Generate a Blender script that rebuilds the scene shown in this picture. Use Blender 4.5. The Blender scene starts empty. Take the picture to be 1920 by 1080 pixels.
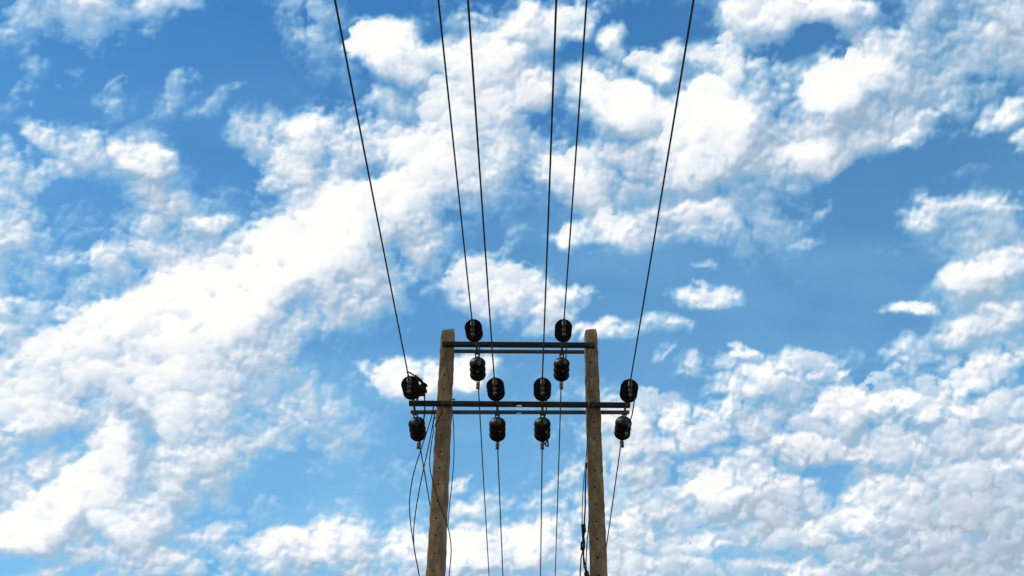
import bpy, bmesh, math, random
import numpy as np
from mathutils import Vector, Matrix, Quaternion

random.seed(7)
R = math.radians
SC = bpy.context.scene
COL = SC.collection

# ------------------------------------------------------------------ camera
F_PX = 2276.0                     # focal length in pixels of a 1920 px wide picture
PITCH, ROLL = R(32.7), R(0.70)
EYE = Vector((0.0, 0.0, 1.6))
cd = bpy.data.cameras.new("camera")
cd.sensor_width = 36.0
cd.lens = 36.0 * F_PX / 1920.0
cd.clip_start, cd.clip_end = 0.05, 20000.0
cam = bpy.data.objects.new("camera", cd)
COL.objects.link(cam)
fwd = Vector((0, math.cos(PITCH), math.sin(PITCH)))
cam.matrix_world = (Matrix.Translation(EYE)
                    @ fwd.to_track_quat('-Z', 'Y').to_matrix().to_4x4()
                    @ Matrix.Rotation(ROLL, 4, 'Z'))
SC.camera = cam
CR = cam.matrix_world.to_3x3()

# ------------------------------------------------------------------ light
SUN_EL, SUN_AZ = R(60), R(-93)    # azimuth from +Y towards +X
sun_dir = Vector((math.sin(SUN_AZ) * math.cos(SUN_EL), math.cos(SUN_AZ) * math.cos(SUN_EL), math.sin(SUN_EL)))
world = bpy.data.worlds.new("World")
SC.world = world
world.use_nodes = True
wn = world.node_tree
for n in list(wn.nodes): wn.nodes.remove(n)
wo = wn.nodes.new("ShaderNodeOutputWorld")
bg = wn.nodes.new("ShaderNodeBackground")
sk = wn.nodes.new("ShaderNodeTexSky")
sk.sky_type = 'NISHITA'
sk.sun_disc = False
sk.sun_elevation, sk.sun_rotation = SUN_EL, SUN_AZ
sk.air_density, sk.dust_density, sk.ozone_density = 1.0, 0.0, 7.0
bg.inputs[1].default_value = 0.135
tint = wn.nodes.new("ShaderNodeVectorMath"); tint.operation = 'MULTIPLY'   # the camera's deep blue
tint.inputs[1].default_value = (.45, .98, 1.11)
wn.links.new(sk.outputs[0], tint.inputs[0])
wn.links.new(tint.outputs[0], bg.inputs[0])
wn.links.new(bg.outputs[0], wo.inputs[0])
sl = bpy.data.lights.new("sun", 'SUN')
sl.energy, sl.angle, sl.color = 3.0, R(0.53), (1.0, 0.95, 0.87)
so = bpy.data.objects.new("sun", sl)
so.rotation_euler = sun_dir.to_track_quat('Z', 'Y').to_euler()
so.location = (0, 0, 30)
COL.objects.link(so)
SC.view_settings.view_transform = 'Standard'
SC.view_settings.look = 'None'
SC.view_settings.exposure = 0.0
SC.view_settings.gamma = 1.0
SC.view_settings.use_curve_mapping = False
SC.cycles.max_bounces = 5
SC.cycles.transparent_max_bounces = 8

# ------------------------------------------------------------------ materials
def new_mat(name):
    m = bpy.data.materials.new(name); m.use_nodes = True
    return m, m.node_tree, m.node_tree.nodes["Principled BSDF"]

def node(nt, kind, **kw):
    n = nt.nodes.new(kind)
    for k, v in kw.items(): setattr(n, k, v)
    return n

def ramp(nt, stops):
    r = nt.nodes.new("ShaderNodeValToRGB")
    e = r.color_ramp.elements
    while len(e) > 1: e.remove(e[-1])
    e[0].position, e[0].color = stops[0][0], (*stops[0][1], 1)
    for p, c in stops[1:]:
        k = e.new(p); k.color = (*c, 1)
    return r

def noise(nt, scale, detail=4, rough=.55, co=None):
    n = node(nt, "ShaderNodeTexNoise")
    n.inputs["Scale"].default_value = scale
    n.inputs["Detail"].default_value = detail
    n.inputs["Roughness"].default_value = rough
    if co is not None: nt.links.new(co, n.inputs["Vector"])
    return n

def speckled(name, stops, scale, rough=.9, bump=.3, metallic=0., stretch=(1, 1, 1), fine=90, spec=.5):
    m, nt, b = new_mat(name)
    tc = node(nt, "ShaderNodeTexCoord")
    mp = node(nt, "ShaderNodeMapping"); mp.inputs["Scale"].default_value = stretch
    nt.links.new(tc.outputs["Object"], mp.inputs[0])
    n1 = noise(nt, scale, 8, .68, mp.outputs[0])
    n2 = noise(nt, fine, 4, .7, tc.outputs["Object"])
    mx = node(nt, "ShaderNodeMath", operation='MULTIPLY_ADD')
    mx.inputs[1].default_value = .45
    nt.links.new(n2.outputs[0], mx.inputs[0]); nt.links.new(n1.outputs[0], mx.inputs[2])
    rp = ramp(nt, stops)
    nt.links.new(mx.outputs[0], rp.inputs[0]); nt.links.new(rp.outputs[0], b.inputs["Base Color"])
    b.inputs["Roughness"].default_value = rough
    b.inputs["Metallic"].default_value = metallic
    b.inputs["Specular IOR Level"].default_value = spec
    bp = node(nt, "ShaderNodeBump"); bp.inputs["Strength"].default_value = bump
    bp.inputs["Distance"].default_value = .01
    nt.links.new(mx.outputs[0], bp.inputs["Height"]); nt.links.new(bp.outputs[0], b.inputs["Normal"])
    return m

M_CONC = speckled("weathered_concrete",
    [(.44, (.062, .034, .016)), (.58, (.138, .078, .035)), (.70, (.195, .112, .051)), (.92, (.34, .215, .11))], 11, .95, 1., stretch=(1, 1, .45), fine=46)
M_STEEL = speckled("rusted_dark_steel", [(.45, (.009, .008, .006)), (.75, (.026, .022, .016)), (.92, (.07, .046, .026))], 8, .85, .2, 0., (0.4, 1, 1), spec=.15)
M_STEEL2 = speckled("rusted_brown_steel", [(.45, (.026, .019, .012)), (.75, (.060, .043, .026)), (.95, (.10, .068, .038))], 8, .8, .2, 0., (0.4, 1, 1))
M_GLAZE = speckled("brown_glazed_porcelain", [(.4, (.004, .003, .0025)), (.9, (.008, .006, .005))], 20, .42, .02, spec=.10)
M_GALV = speckled("galvanised_steel", [(.4, (.08, .075, .066)), (.9, (.22, .205, .18))], 25, .6, .15, .3)
M_IRON = speckled("dull_black_iron", [(.4, (.010, .009, .008)), (.9, (.03, .027, .022))], 25, .65, .15, .0)
M_WIRE = speckled("oxidised_conductor", [(.4, (.008, .008, .008)), (.9, (.020, .019, .018))], 60, .7, .1, .0, spec=.2)
M_RUBBER = speckled("black_cable_sheath", [(.4, (.006, .006, .006)), (.9, (.014, .014, .014))], 30, .7, .1, spec=.2)
M_GROUND = speckled("dry_grassy_soil", [(.42, (.10, .10, .045)), (.6, (.19, .14, .085)), (.85, (.28, .21, .14))], .08, 1., .5, fine=1.3)

# ------------------------------------------------------------------ helpers
def obj(name, bm, mat, parent=None, smooth=True, local=False):
    if isinstance(bm, bpy.types.Mesh):
        me = bm
    else:
        me = bpy.data.meshes.new(name)
        bmesh.ops.recalc_face_normals(bm, faces=bm.faces[:])
        bm.to_mesh(me); bm.free()
        me.materials.append(mat)
        if smooth:
            me.shade_smooth()
            try: me.set_sharp_from_angle(angle=R(40))
            except Exception: pass
    o = bpy.data.objects.new(name, me)
    COL.objects.link(o)
    if parent is not None: o.parent = parent
    return o

def tag(o, label=None, cat=None, group=None, kind=None):
    for k, v in (("label", label), ("category", cat), ("group", group), ("kind", kind)):
        if v: o[k] = v
    return o

def empty(name, loc, label, cat, group=None):
    o = bpy.data.objects.new(name, None)
    o.empty_display_size = .1
    o.location = loc
    COL.objects.link(o)
    return tag(o, label, cat, group)

Y0 = 12.06                        # distance of the pole line
def ray(px, py):
    d = CR @ Vector(((px - 960) / F_PX, (540 - py) / F_PX, -1.0))
    return d
def at(px, py, off=0.0):          # point of the upright plane Y0+off metres away
    d = ray(px, py)
    return EYE + d * ((Y0 + off) / d.y)

def box(bm, lo, hi):
    x0, y0, z0 = lo; x1, y1, z1 = hi
    v = [bm.verts.new(p) for p in ((x0,y0,z0),(x1,y0,z0),(x1,y1,z0),(x0,y1,z0),(x0,y0,z1),(x1,y0,z1),(x1,y1,z1),(x0,y1,z1))]
    for f in ((0,3,2,1),(4,5,6,7),(0,1,5,4),(1,2,6,5),(2,3,7,6),(3,0,4,7)):
        bm.faces.new([v[i] for i in f])

def spline(pts, n=8):
    P = [Vector(p) for p in pts]
    if len(P) < 3: return P
    out = []
    for i in range(len(P) - 1):
        p0 = P[i - 1] if i else P[0] * 2 - P[1]
        p1, p2 = P[i], P[i + 1]
        p3 = P[i + 2] if i + 2 < len(P) else P[-1] * 2 - P[-2]
        for k in range(n):
            t = k / n
            out.append(.5 * ((2 * p1) + (p2 - p0) * t + (2 * p0 - 5 * p1 + 4 * p2 - p3) * t * t + (3 * p1 - p0 - 3 * p2 + p3) * t ** 3))
    out.append(P[-1])
    return out

def tube(bm, pts, r, seg=8, rad=None):
    pts = [Vector(p) for p in pts]
    rings, up = [], None
    for i, p in enumerate(pts):
        t = (pts[min(i + 1, len(pts) - 1)] - pts[max(i - 1, 0)])
        if t.length < 1e-9: t = Vector((0, 0, 1))
        t.normalize()
        if up is None:
            up = Vector((0, 0, 1)) if abs(t.z) < .9 else Vector((1, 0, 0))
        a = (up - t * up.dot(t))
        if a.length < 1e-6: a = t.orthogonal()
        a.normalize(); up = a
        b = t.cross(a)
        rr = rad[i] if rad else r
        rings.append([bm.verts.new(p + (a * math.cos(2 * math.pi * k / seg) + b * math.sin(2 * math.pi * k / seg)) * rr) for k in range(seg)])
    for A, B in zip(rings, rings[1:]):
        for k in range(seg):
            bm.faces.new((A[k], A[(k + 1) % seg], B[(k + 1) % seg], B[k]))
    bm.faces.new(rings[0][::-1]); bm.faces.new(rings[-1])

def lathe(bm, prof, seg=36):      # prof: (radius, z)
    rings = []
    for r, z in prof:
        if r < 1e-5: rings.append([bm.verts.new((0, 0, z))])
        else: rings.append([bm.verts.new((r * math.cos(2 * math.pi * k / seg), r * math.sin(2 * math.pi * k / seg), z)) for k in range(seg)])
    for A, B in zip(rings, rings[1:]):
        for k in range(seg):
            j = (k + 1) % seg
            if len(A) == 1 and len(B) == 1: continue
            if len(A) == 1: bm.faces.new((A[0], B[j], B[k]))
            elif len(B) == 1: bm.faces.new((A[k], A[j], B[0]))
            else: bm.faces.new((A[k], A[j], B[j], B[k]))

def prism_hex(bm, c, axis, r, h, seg=6):
    axis = Vector(axis).normalized()
    tube(bm, [Vector(c) - axis * h / 2, Vector(c) + axis * h / 2], r, seg)

# ------------------------------------------------------------------ ground
bm = bmesh.new()
NG = 96
rad_g = [0, 3, 8, 16, 30, 60, 120, 260, 600, 1400, 3000]
prev = None
for ri, r in enumerate(rad_g):
    ring = [bm.verts.new((0, 0, 0))] if r == 0 else [bm.verts.new((r * math.cos(2 * math.pi * k / NG), r * math.sin(2 * math.pi * k / NG), random.uniform(-.04, .03) * min(r / 10, 3) if ri > 4 else 0)) for k in range(NG)]
    if prev:
        for k in range(NG):
            j = (k + 1) % NG
            bm.faces.new((prev[0], ring[k], ring[j]) if len(prev) == 1 else (prev[k], ring[k], ring[j], prev[j]))
    prev = ring
tag(obj("ground", bm, M_GROUND), kind="structure")

# ------------------------------------------------------------------ sky: a shell of cloud, open where the blue shows
#SKY_BEGIN
def _hash(ix, iy, s):
    h = (ix.astype(np.int64) * 374761393 + iy.astype(np.int64) * 668265263 + s * 974634777) & 0xffffffff
    h = ((h ^ (h >> 13)) * 1274126177) & 0xffffffff
    h = (h ^ (h >> 16)) & 0xffffffff
    return h.astype(np.float64) / 4294967295.0

def perlin(x, y, s=0):
    x0, y0 = np.floor(x), np.floor(y)
    fx, fy = x - x0, y - y0
    u, v = fx * fx * fx * (fx * (fx * 6 - 15) + 10), fy * fy * fy * (fy * (fy * 6 - 15) + 10)
    def g(i, j):
        a = _hash(x0 + i, y0 + j, s) * 2 * np.pi
        return np.cos(a) * (fx - i) + np.sin(a) * (fy - j)
    a, b, c, d = g(0, 0), g(1, 0), g(0, 1), g(1, 1)
    return ((a + (b - a) * u) * (1 - v) + (c + (d - c) * u) * v) * 1.4

def fbm(x, y, oct=4, s=0, gain=.52):
    a, t, n = 1., 0., 0.
    for i in range(oct):
        t = t + a * perlin(x * 2.03 ** i + 17.3 * i, y * 2.03 ** i - 9.1 * i, s + i)
        n += a; a *= gain
    return t / n

def worley(x, y, s=0):
    x0, y0 = np.floor(x), np.floor(y)
    best = np.full(np.shape(x), 9.)
    for i in (-1, 0, 1):
        for j in (-1, 0, 1):
            cx = x0 + i + _hash(x0 + i, y0 + j, s)
            cy = y0 + j + _hash(x0 + i, y0 + j, s + 51)
            best = np.minimum(best, (cx - x) ** 2 + (cy - y) ** 2)
    return np.sqrt(best)

def billow(x, y, oct=3, s=0):     # round heads, sharp creases
    a, t, n = 1., 0., 0.
    for i in range(oct):
        t = t + a * (1 - 1.55 * worley(x * 2.1 ** i + 3.7 * i, y * 2.1 ** i + 5.1 * i, s + i) ** 2)
        n += a; a *= .5
    return t / n - .50

# banks of cloud and gaps between them: x, y, half width, half height, tilt (deg), cover, brightness, weight
BANKS = [
 # thin sheets and gaps first
 (110,30,170,55,5,.30,.3,.8),(170,300,180,70,-8,.40,.4,.9),(130,520,170,150,0,.36,.4,.9),(60,420,90,70,0,.42,.4,.8),
 (330,430,130,120,20,.46,.35,.95),(560,290,140,90,-15,.50,.45,.95),(640,330,110,100,0,.78,.6,.9),
 (430,790,260,130,0,.42,.35,.9),(200,740,260,160,20,.66,.45,1.0),(330,640,300,80,20,.90,.7,1.0),
 (130,980,240,140,20,.68,.45,1.0),(300,900,200,120,30,.62,.4,1.0),(430,1010,250,60,0,.52,.35,.9),(620,1040,140,50,0,.56,.5,.9),
 (800,160,200,130,0,.30,.45,.7),(1000,180,300,170,0,.32,.45,.8),(1080,300,220,100,0,.52,.35,.9),
 (1640,120,260,120,0,.46,.3,.8),(1800,90,150,110,20,.48,.3,.9),(1600,240,160,110,25,.66,.35,.9),
 (1440,410,120,110,20,.30,.35,.7),(1790,400,140,60,0,.36,.35,.8),(1850,590,110,120,0,.50,.5,.8),
 (1500,800,420,95,0,.44,.35,.95),(1640,960,460,150,0,.64,.16,1.0),(1250,880,180,120,0,.50,.4,.9),
 (930,940,200,80,0,.42,.5,.7),(960,1040,250,65,0,.66,.6,.9),(760,690,130,60,0,.40,.5,.7),
 # deep blue gaps
 (400,130,190,110,0,.03,.5,1.0),(420,270,80,90,0,.03,.5,1.0),(250,180,200,50,0,.08,.5,.8),(30,150,60,40,0,.0,.5,1),
 (110,360,55,35,0,.10,.5,.9),(130,470,70,45,20,.16,.5,.7),(460,385,50,28,0,.15,.5,.8),(200,380,40,30,0,.12,.5,.8),
 (720,310,50,35,30,.0,.5,.95),(740,12,80,22,0,.05,.5,.9),(930,165,34,18,0,.1,.5,.8),(790,190,40,25,0,.1,.5,.7),
 (1230,55,85,42,0,.0,.5,1),(1080,105,34,38,0,.06,.5,.9),(1270,180,20,40,20,.08,.5,.8),(1180,255,40,28,0,.22,.5,.6),
 (1500,70,60,50,20,.0,.5,1),(1520,205,20,50,0,.0,.5,1),(1640,18,50,22,0,.05,.5,.9),(1800,30,24,34,0,.15,.5,.7),
 (1700,335,270,50,8,.0,.5,1),(1580,520,330,120,0,.0,.5,1),(1620,410,120,60,0,.02,.5,.9),(1420,560,170,80,0,.0,.5,.9),
 (1130,520,170,70,0,.03,.5,.9),(1010,420,100,60,0,.10,.5,.8),(880,430,70,60,0,.12,.5,.7),(1150,650,110,60,0,.02,.5,.9),(960,650,200,30,0,.08,.5,.8),
 (690,620,80,80,0,.03,.5,1),(780,600,120,60,0,.06,.5,.9),(620,660,60,60,10,.12,.5,.9),(660,740,90,70,0,.14,.5,.8),
 (100,830,90,38,0,.20,.5,.8),(165,760,30,24,0,.15,.5,.7),(20,1062,50,30,0,.08,.5,.9),(190,1060,40,18,0,.25,.5,.6),
 (545,905,110,48,0,.0,.5,1),(560,975,90,35,0,.12,.5,.9),(440,785,40,25,0,.12,.5,.7),(375,980,45,35,0,.2,.5,.7),(440,900,30,40,0,.25,.5,.6),
 (900,840,150,90,0,.06,.5,.95),(1040,850,60,70,0,.2,.5,.7),(1230,700,110,40,0,.03,.5,.9),
 (1530,882,75,18,-4,.08,.5,1),(1570,915,45,22,0,.1,.5,.9),(1300,850,45,14,0,.12,.5,.8),(1330,745,50,18,0,.12,.5,.7),
 (1470,1035,65,15,0,.25,.5,.7),(1300,990,50,24,0,.3,.5,.5),(1740,640,120,22,0,.02,.5,.9),(1600,650,80,18,0,.05,.5,.7),
 (1380,1010,60,20,0,.3,.5,.5),(1150,900,50,30,0,.3,.5,.6),
 # soft veils over the gaps
 (1440,430,90,75,20,.34,.35,.8),(1790,425,130,55,0,.32,.35,.8),(1370,350,110,28,10,.33,.35,.8),(1860,600,90,90,0,.42,.4,.85),(1540,560,220,60,0,.10,.4,.6),(1890,480,70,50,0,.50,.4,.8),(1820,330,70,20,20,.2,.4,.6),(1640,470,110,26,12,.13,.4,.7),(1480,480,60,70,30,.16,.4,.7),
 (720,560,80,50,30,.36,.4,.8),(1130,460,60,60,0,.24,.4,.7),(880,400,50,60,30,.26,.4,.7),(620,820,70,60,0,.34,.4,.8),(720,900,70,70,0,.22,.4,.7),(350,200,120,30,0,.16,.4,.7),(1760,560,60,30,0,.14,.4,.6),
 (1010,215,44,30,0,.15,.4,.8),(1110,250,55,26,0,.15,.4,.8),(1085,170,26,34,0,.12,.4,.8),(1195,248,36,22,0,.15,.4,.7),(690,150,50,24,0,.16,.4,.7),(965,345,60,30,0,.2,.4,.8),(822,66,26,30,0,.06,.4,.8),
 (845,125,18,34,0,.2,.4,.7),(950,195,34,20,0,.15,.4,.8),(1240,372,64,22,0,.25,.35,.7),(1330,320,60,24,10,.3,.35,.7),(1420,110,26,20,0,.2,.4,.6),(1480,235,22,34,0,.3,.3,.6),(830,215,20,14,0,.3,.4,.5),(1170,350,26,18,0,.3,.4,.6),
 # small tufts, upper left
 (140,14,46,18,0,.52,.5,.8),(200,30,30,10,0,.42,.5,.7),(20,55,38,32,0,.5,.5,.7),(178,88,34,26,0,.48,.4,.8),(290,12,28,13,0,.58,.5,.8),
 (337,20,18,13,0,.5,.5,.8),(285,40,17,9,0,.5,.5,.8),(272,75,15,20,0,.48,.4,.8),(68,100,15,20,0,.46,.4,.8),(128,150,16,18,0,.46,.4,.8),
 (75,135,16,14,0,.5,.4,.8),(210,186,16,20,0,.40,.4,.8),(222,150,13,9,0,.5,.4,.8),(325,188,20,20,40,.36,.4,.9),(346,150,20,9,0,.5,.4,.8),
 (50,192,17,24,0,.38,.4,.8),(420,187,36,12,25,.32,.4,.9),(578,50,46,46,0,.46,.4,.8),(60,165,18,9,0,.45,.4,.8),
 (85,256,34,20,-10,.74,.5,.9),(165,270,38,18,0,.70,.5,.9),(245,293,32,20,-15,.76,.55,.9),(303,302,28,22,-10,.84,.6,.9),
 (22,300,28,24,0,.78,.5,.9),(95,325,44,20,10,.80,.55,.9),(20,420,52,38,0,.84,.55,.9),(8,370,28,26,0,.7,.5,.8),
 (160,486,58,15,0,.70,.6,.9),(390,415,36,13,0,.80,.65,.9),(490,437,38,15,0,.82,.65,.9),(40,585,46,16,0,.7,.6,.8),(150,588,40,15,0,.78,.65,.8),
 (480,250,60,34,0,.50,.4,.8),(545,295,52,46,-20,.80,.6,.9),(600,262,60,40,0,.80,.6,.9),
 # the long bright bank
 (150,640,90,42,22,1.15,1.0,1),(290,588,135,48,22,1.2,1.05,1),(430,545,140,62,28,1.3,1.1,1),(560,487,130,66,34,1.3,1.1,1),
 (655,425,112,64,36,1.3,1.1,1),(745,385,85,52,34,1.15,.95,.95),(830,315,80,66,48,1.10,.9,1),(905,255,95,78,50,1.0,.8,1),(870,175,74,46,30,.92,.72,1),
 (40,640,60,30,20,.66,.6,.8),(25,700,60,40,0,.84,.6,.9),(120,700,110,36,10,.92,.7,.8),
 (760,470,80,60,30,.66,.45,.9),(655,540,70,50,30,.72,.5,.9),(540,600,90,45,30,.84,.5,.9),
 (30,990,70,38,22,1.2,1.05,1),(105,955,95,38,30,1.2,1.05,1),(190,895,80,42,42,1.2,1.05,1),(235,850,50,42,40,1.1,.95,.9),
 (330,735,70,66,0,1.0,.85,.9),(340,815,42,70,0,.95,.75,.9),(60,760,80,50,0,1.0,.8,.9),(275,835,26,36,20,.72,.15,.8),
 (240,960,50,60,60,.95,.8,.8),(380,760,70,50,20,.9,.65,.8),(420,860,60,50,0,.68,.4,.7),
 (400,1020,46,26,0,.82,.55,.8),(510,1030,40,26,0,.80,.6,.8),(620,1010,60,36,20,.85,.6,.9),(330,1060,80,26,0,.88,.55,.8),(570,762,60,30,0,.62,.45,.8),
 # upper centre
 (712,82,52,38,0,1.35,1.15,1),(778,112,48,34,-15,.95,.8,1),(870,102,36,28,0,.78,.6,.9),(925,98,44,36,0,.92,.7,.95),(975,32,28,24,30,.84,.6,.9),
 (895,22,26,15,0,.6,.5,.8),(1065,45,54,28,20,1.02,.85,1),(1150,72,26,22,0,.78,.65,.9),(1000,165,26,32,0,.92,.7,.95),
 (755,265,40,28,0,1.02,.85,1),(700,185,40,22,0,.46,.4,.8),(680,262,34,36,0,.68,.5,.8),(740,208,40,22,0,.5,.4,.8),
 (1160,192,84,44,-25,1.2,.95,1),(1225,122,44,22,-20,1.0,.8,.95),(1265,98,28,20,0,.7,.6,.8),(1140,150,28,26,0,.78,.6,.9),
 (1090,325,60,40,0,1.0,.8,.9),(1165,290,70,44,20,.82,.35,.9),(1223,270,14,8,0,.95,.9,.9),(940,545,95,44,-14,.98,.75,.95),(1010,555,60,24,-18,.9,.65,.9),
 (1085,552,34,11,12,.66,.5,.9),(945,460,50,14,45,.42,.3,.8),(1110,614,80,15,-4,.78,.7,.9),(770,712,78,30,0,.98,.9,.95),(860,700,50,26,0,.95,.9,.9),
 (1155,425,52,30,-30,.98,.9,1),(1076,441,38,19,0,.90,.8,1),(1320,408,52,32,0,.94,.75,1),(1255,420,50,30,20,.72,.35,.9),
 # upper right
 (1430,28,54,44,0,.92,.7,1),(1360,92,46,24,22,.98,.8,1),(1540,18,90,22,0,.74,.5,.9),(1745,85,70,60,0,.46,.25,.8),(1860,60,60,50,20,.58,.25,.8),
 (1350,215,96,62,28,1.5,1.2,1),(1395,150,50,40,40,.98,.8,1),(1300,280,60,50,0,1.0,.8,.9),(1440,185,42,44,0,.84,.55,.9),(1450,265,60,40,20,.76,.25,.9),
 (1605,150,82,50,30,1.3,1.05,1),(1575,190,58,52,0,1.4,1.15,1),(1665,165,50,34,-20,.95,.75,.9),(1620,228,80,44,25,.76,.25,.9),(1535,262,70,44,0,.80,.25,.9),
 (1505,288,46,20,15,1.1,1.0,1),(1505,322,60,24,10,.76,.5,.8),(1700,205,70,46,20,.54,.2,.8),
 (1708,264,36,15,16,.92,.8,1),(1762,208,38,16,40,.88,.7,1),(1882,222,46,16,28,.88,.7,1),(1916,262,14,14,0,.7,.6,.9),
 (1850,388,80,11,-4,.55,.4,.8),(1745,402,46,15,18,.62,.4,.9),(1545,390,26,9,15,.42,.3,.8),(1520,445,20,7,0,.42,.3,.8),
 (1855,500,68,26,16,.95,.75,1),(1840,540,52,18,0,.66,.4,.8),(1706,584,38,11,-4,.82,.65,1),(1850,612,84,22,16,.84,.5,1),(1895,580,40,18,15,.86,.6,.9),
 (1313,556,48,12,0,.66,.55,1),(1245,611,34,13,0,.62,.5,1),(1322,503,18,7,0,.42,.4,1),(1245,662,18,7,30,.42,.4,1),(1290,680,24,12,35,.48,.45,1),
 # low right: small heaps over grey sheets
 (1490,690,130,30,0,.58,.55,.9),(1432,705,40,18,0,.86,.8,.9),(1400,657,15,10,0,.75,.7,.9),(1675,680,54,24,14,.62,.6,.9),(1860,700,92,24,14,.95,.75,1),
 (1375,742,44,20,0,.80,.65,.9),(1270,800,100,34,0,.84,.7,.8),(1590,762,52,28,0,.96,.8,.9),(1680,756,44,20,0,.96,.85,.9),(1755,768,60,22,0,.86,.7,.8),
 (1880,762,60,24,0,.92,.7,.8),(1560,845,130,24,0,.86,.35,.9),(1700,848,80,24,0,.90,.5,.9),(1640,862,34,10,0,.95,.85,.8),(1860,838,100,28,0,.92,.35,.9),
 (1350,920,50,32,0,1.2,1.0,1),(1400,885,46,22,0,.88,.55,.9),(1450,900,40,20,0,.88,.6,.9),(1430,962,90,34,0,.84,.1,.9),
 (1690,930,90,24,14,.98,.75,.9),(1850,885,110,22,8,.98,.65,.9),(1840,945,140,30,0,.92,.12,.9),(1590,985,100,20,8,1.0,.8,.9),(1760,1010,60,15,0,.95,.55,.9),
 (1860,1050,160,40,0,.92,.05,.9),(1330,1018,70,18,10,.95,.7,.9),(1560,1062,80,16,0,.84,.4,.8),(1200,1030,60,30,0,.86,.6,.9),(1160,990,50,24,0,.84,.6,.9),
 (1250,960,40,20,0,.8,.5,.8),(1190,850,60,30,20,.78,.6,.8),(1195,1070,60,20,0,.8,.5,.8),
 # low centre
 (880,1030,90,32,0,1.12,.95,1),(1000,1022,70,28,0,1.02,.85,1),(1065,1040,30,24,0,.8,.6,.8),(880,945,60,16,8,.5,.5,.8),(965,960,60,20,0,.48,.4,.8),
 (960,1072,90,12,0,.45,.4,.8),(740,1050,50,34,0,.8,.6,.8),(860,905,16,10,40,.6,.5,.8),(1060,905,60,18,20,.5,.4,.8),
]

def sky_field(px, py, qx, qy, front):
    # ragged outlines: the banks are looked up at wandering positions
    w1 = fbm(qx * 7, qy * 7, 5, 11, .6); w2 = fbm(qx * 7, qy * 7, 5, 23, .6)
    w3 = fbm(qx * 30, qy * 30, 4, 31, .6); w4 = fbm(qx * 30, qy * 30, 4, 43, .6)
    wx = px + w1 * 44 + w3 * 28
    wy = py + w2 * 34 + w4 * 24
    cover = .42 + .55 * fbm(qx * 3.1, qy * 3.1, 3, 71)
    light = np.full(px.shape, .5)
    inner = np.clip((1250 - np.hypot(wx - 960, wy - 540)) / 260, 0, 1) * front
    cover = cover * (1 - inner) + .14 * inner
    for x, y, rx, ry, a, c, b, w in BANKS:
        if rx < 42 and c < .7: rx, ry, c = rx * 1.35, ry * 1.35, c * .92
        elif rx < 60 and c < .9: rx, ry, c = rx * 1.1, ry * 1.15, c * .93
        ca, sa = math.cos(R(a)), math.sin(R(a))
        dx, dy = wx - x, wy - y
        m = np.hypot(dx, dy) < 2.0 * max(rx, ry)
        m &= front > 0
        if not m.any(): continue
        u = (dx[m] * ca - dy[m] * sa) / rx; v = (dx[m] * sa + dy[m] * ca) / ry
        k = np.clip(1 - (u * u + v * v) / 3.1, 0, 1)
        k = np.clip(k * k * 1.18 * w, 0, 1)
        cover[m] += (c - cover[m]) * k
        light[m] += (b - light[m]) * k
    # heaped heads on the finer scale, frayed edges on every scale
    bl = billow(qx * 22 + w1 * 1.3, qy * 22 + w2 * 1.3, 4, 5)
    fb = fbm(qx * 12, qy * 12, 5, 91, .60)
    wisp = 1 - 2.6 * np.abs(fbm(qx * 11 + w3 * .5, qy * 11 + w4 * .5, 5, 131, .62))
    low = np.clip((py - 600) / 120, 0, 1) * np.clip((px - 900) / 250, 0, 1)      # small heaps, low and to the right
    bs = billow(qx * 50 + w3, qy * 50 + w4, 3, 171)
    amp = np.clip(cover * 2.0, .10, 1) * np.clip(1.75 - cover, .5, 1)
    f = cover + amp * ((.70 - .25 * low) * bl + (1.0 - .3 * low) * fb + (.55 + .42 * low) * bs + .10 * wisp - .13)
    return f, light, (px + w3 * 13 + w1 * 14, py + w4 * 11 + w2 * 10, .5 * bs + .5 * fb)

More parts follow.
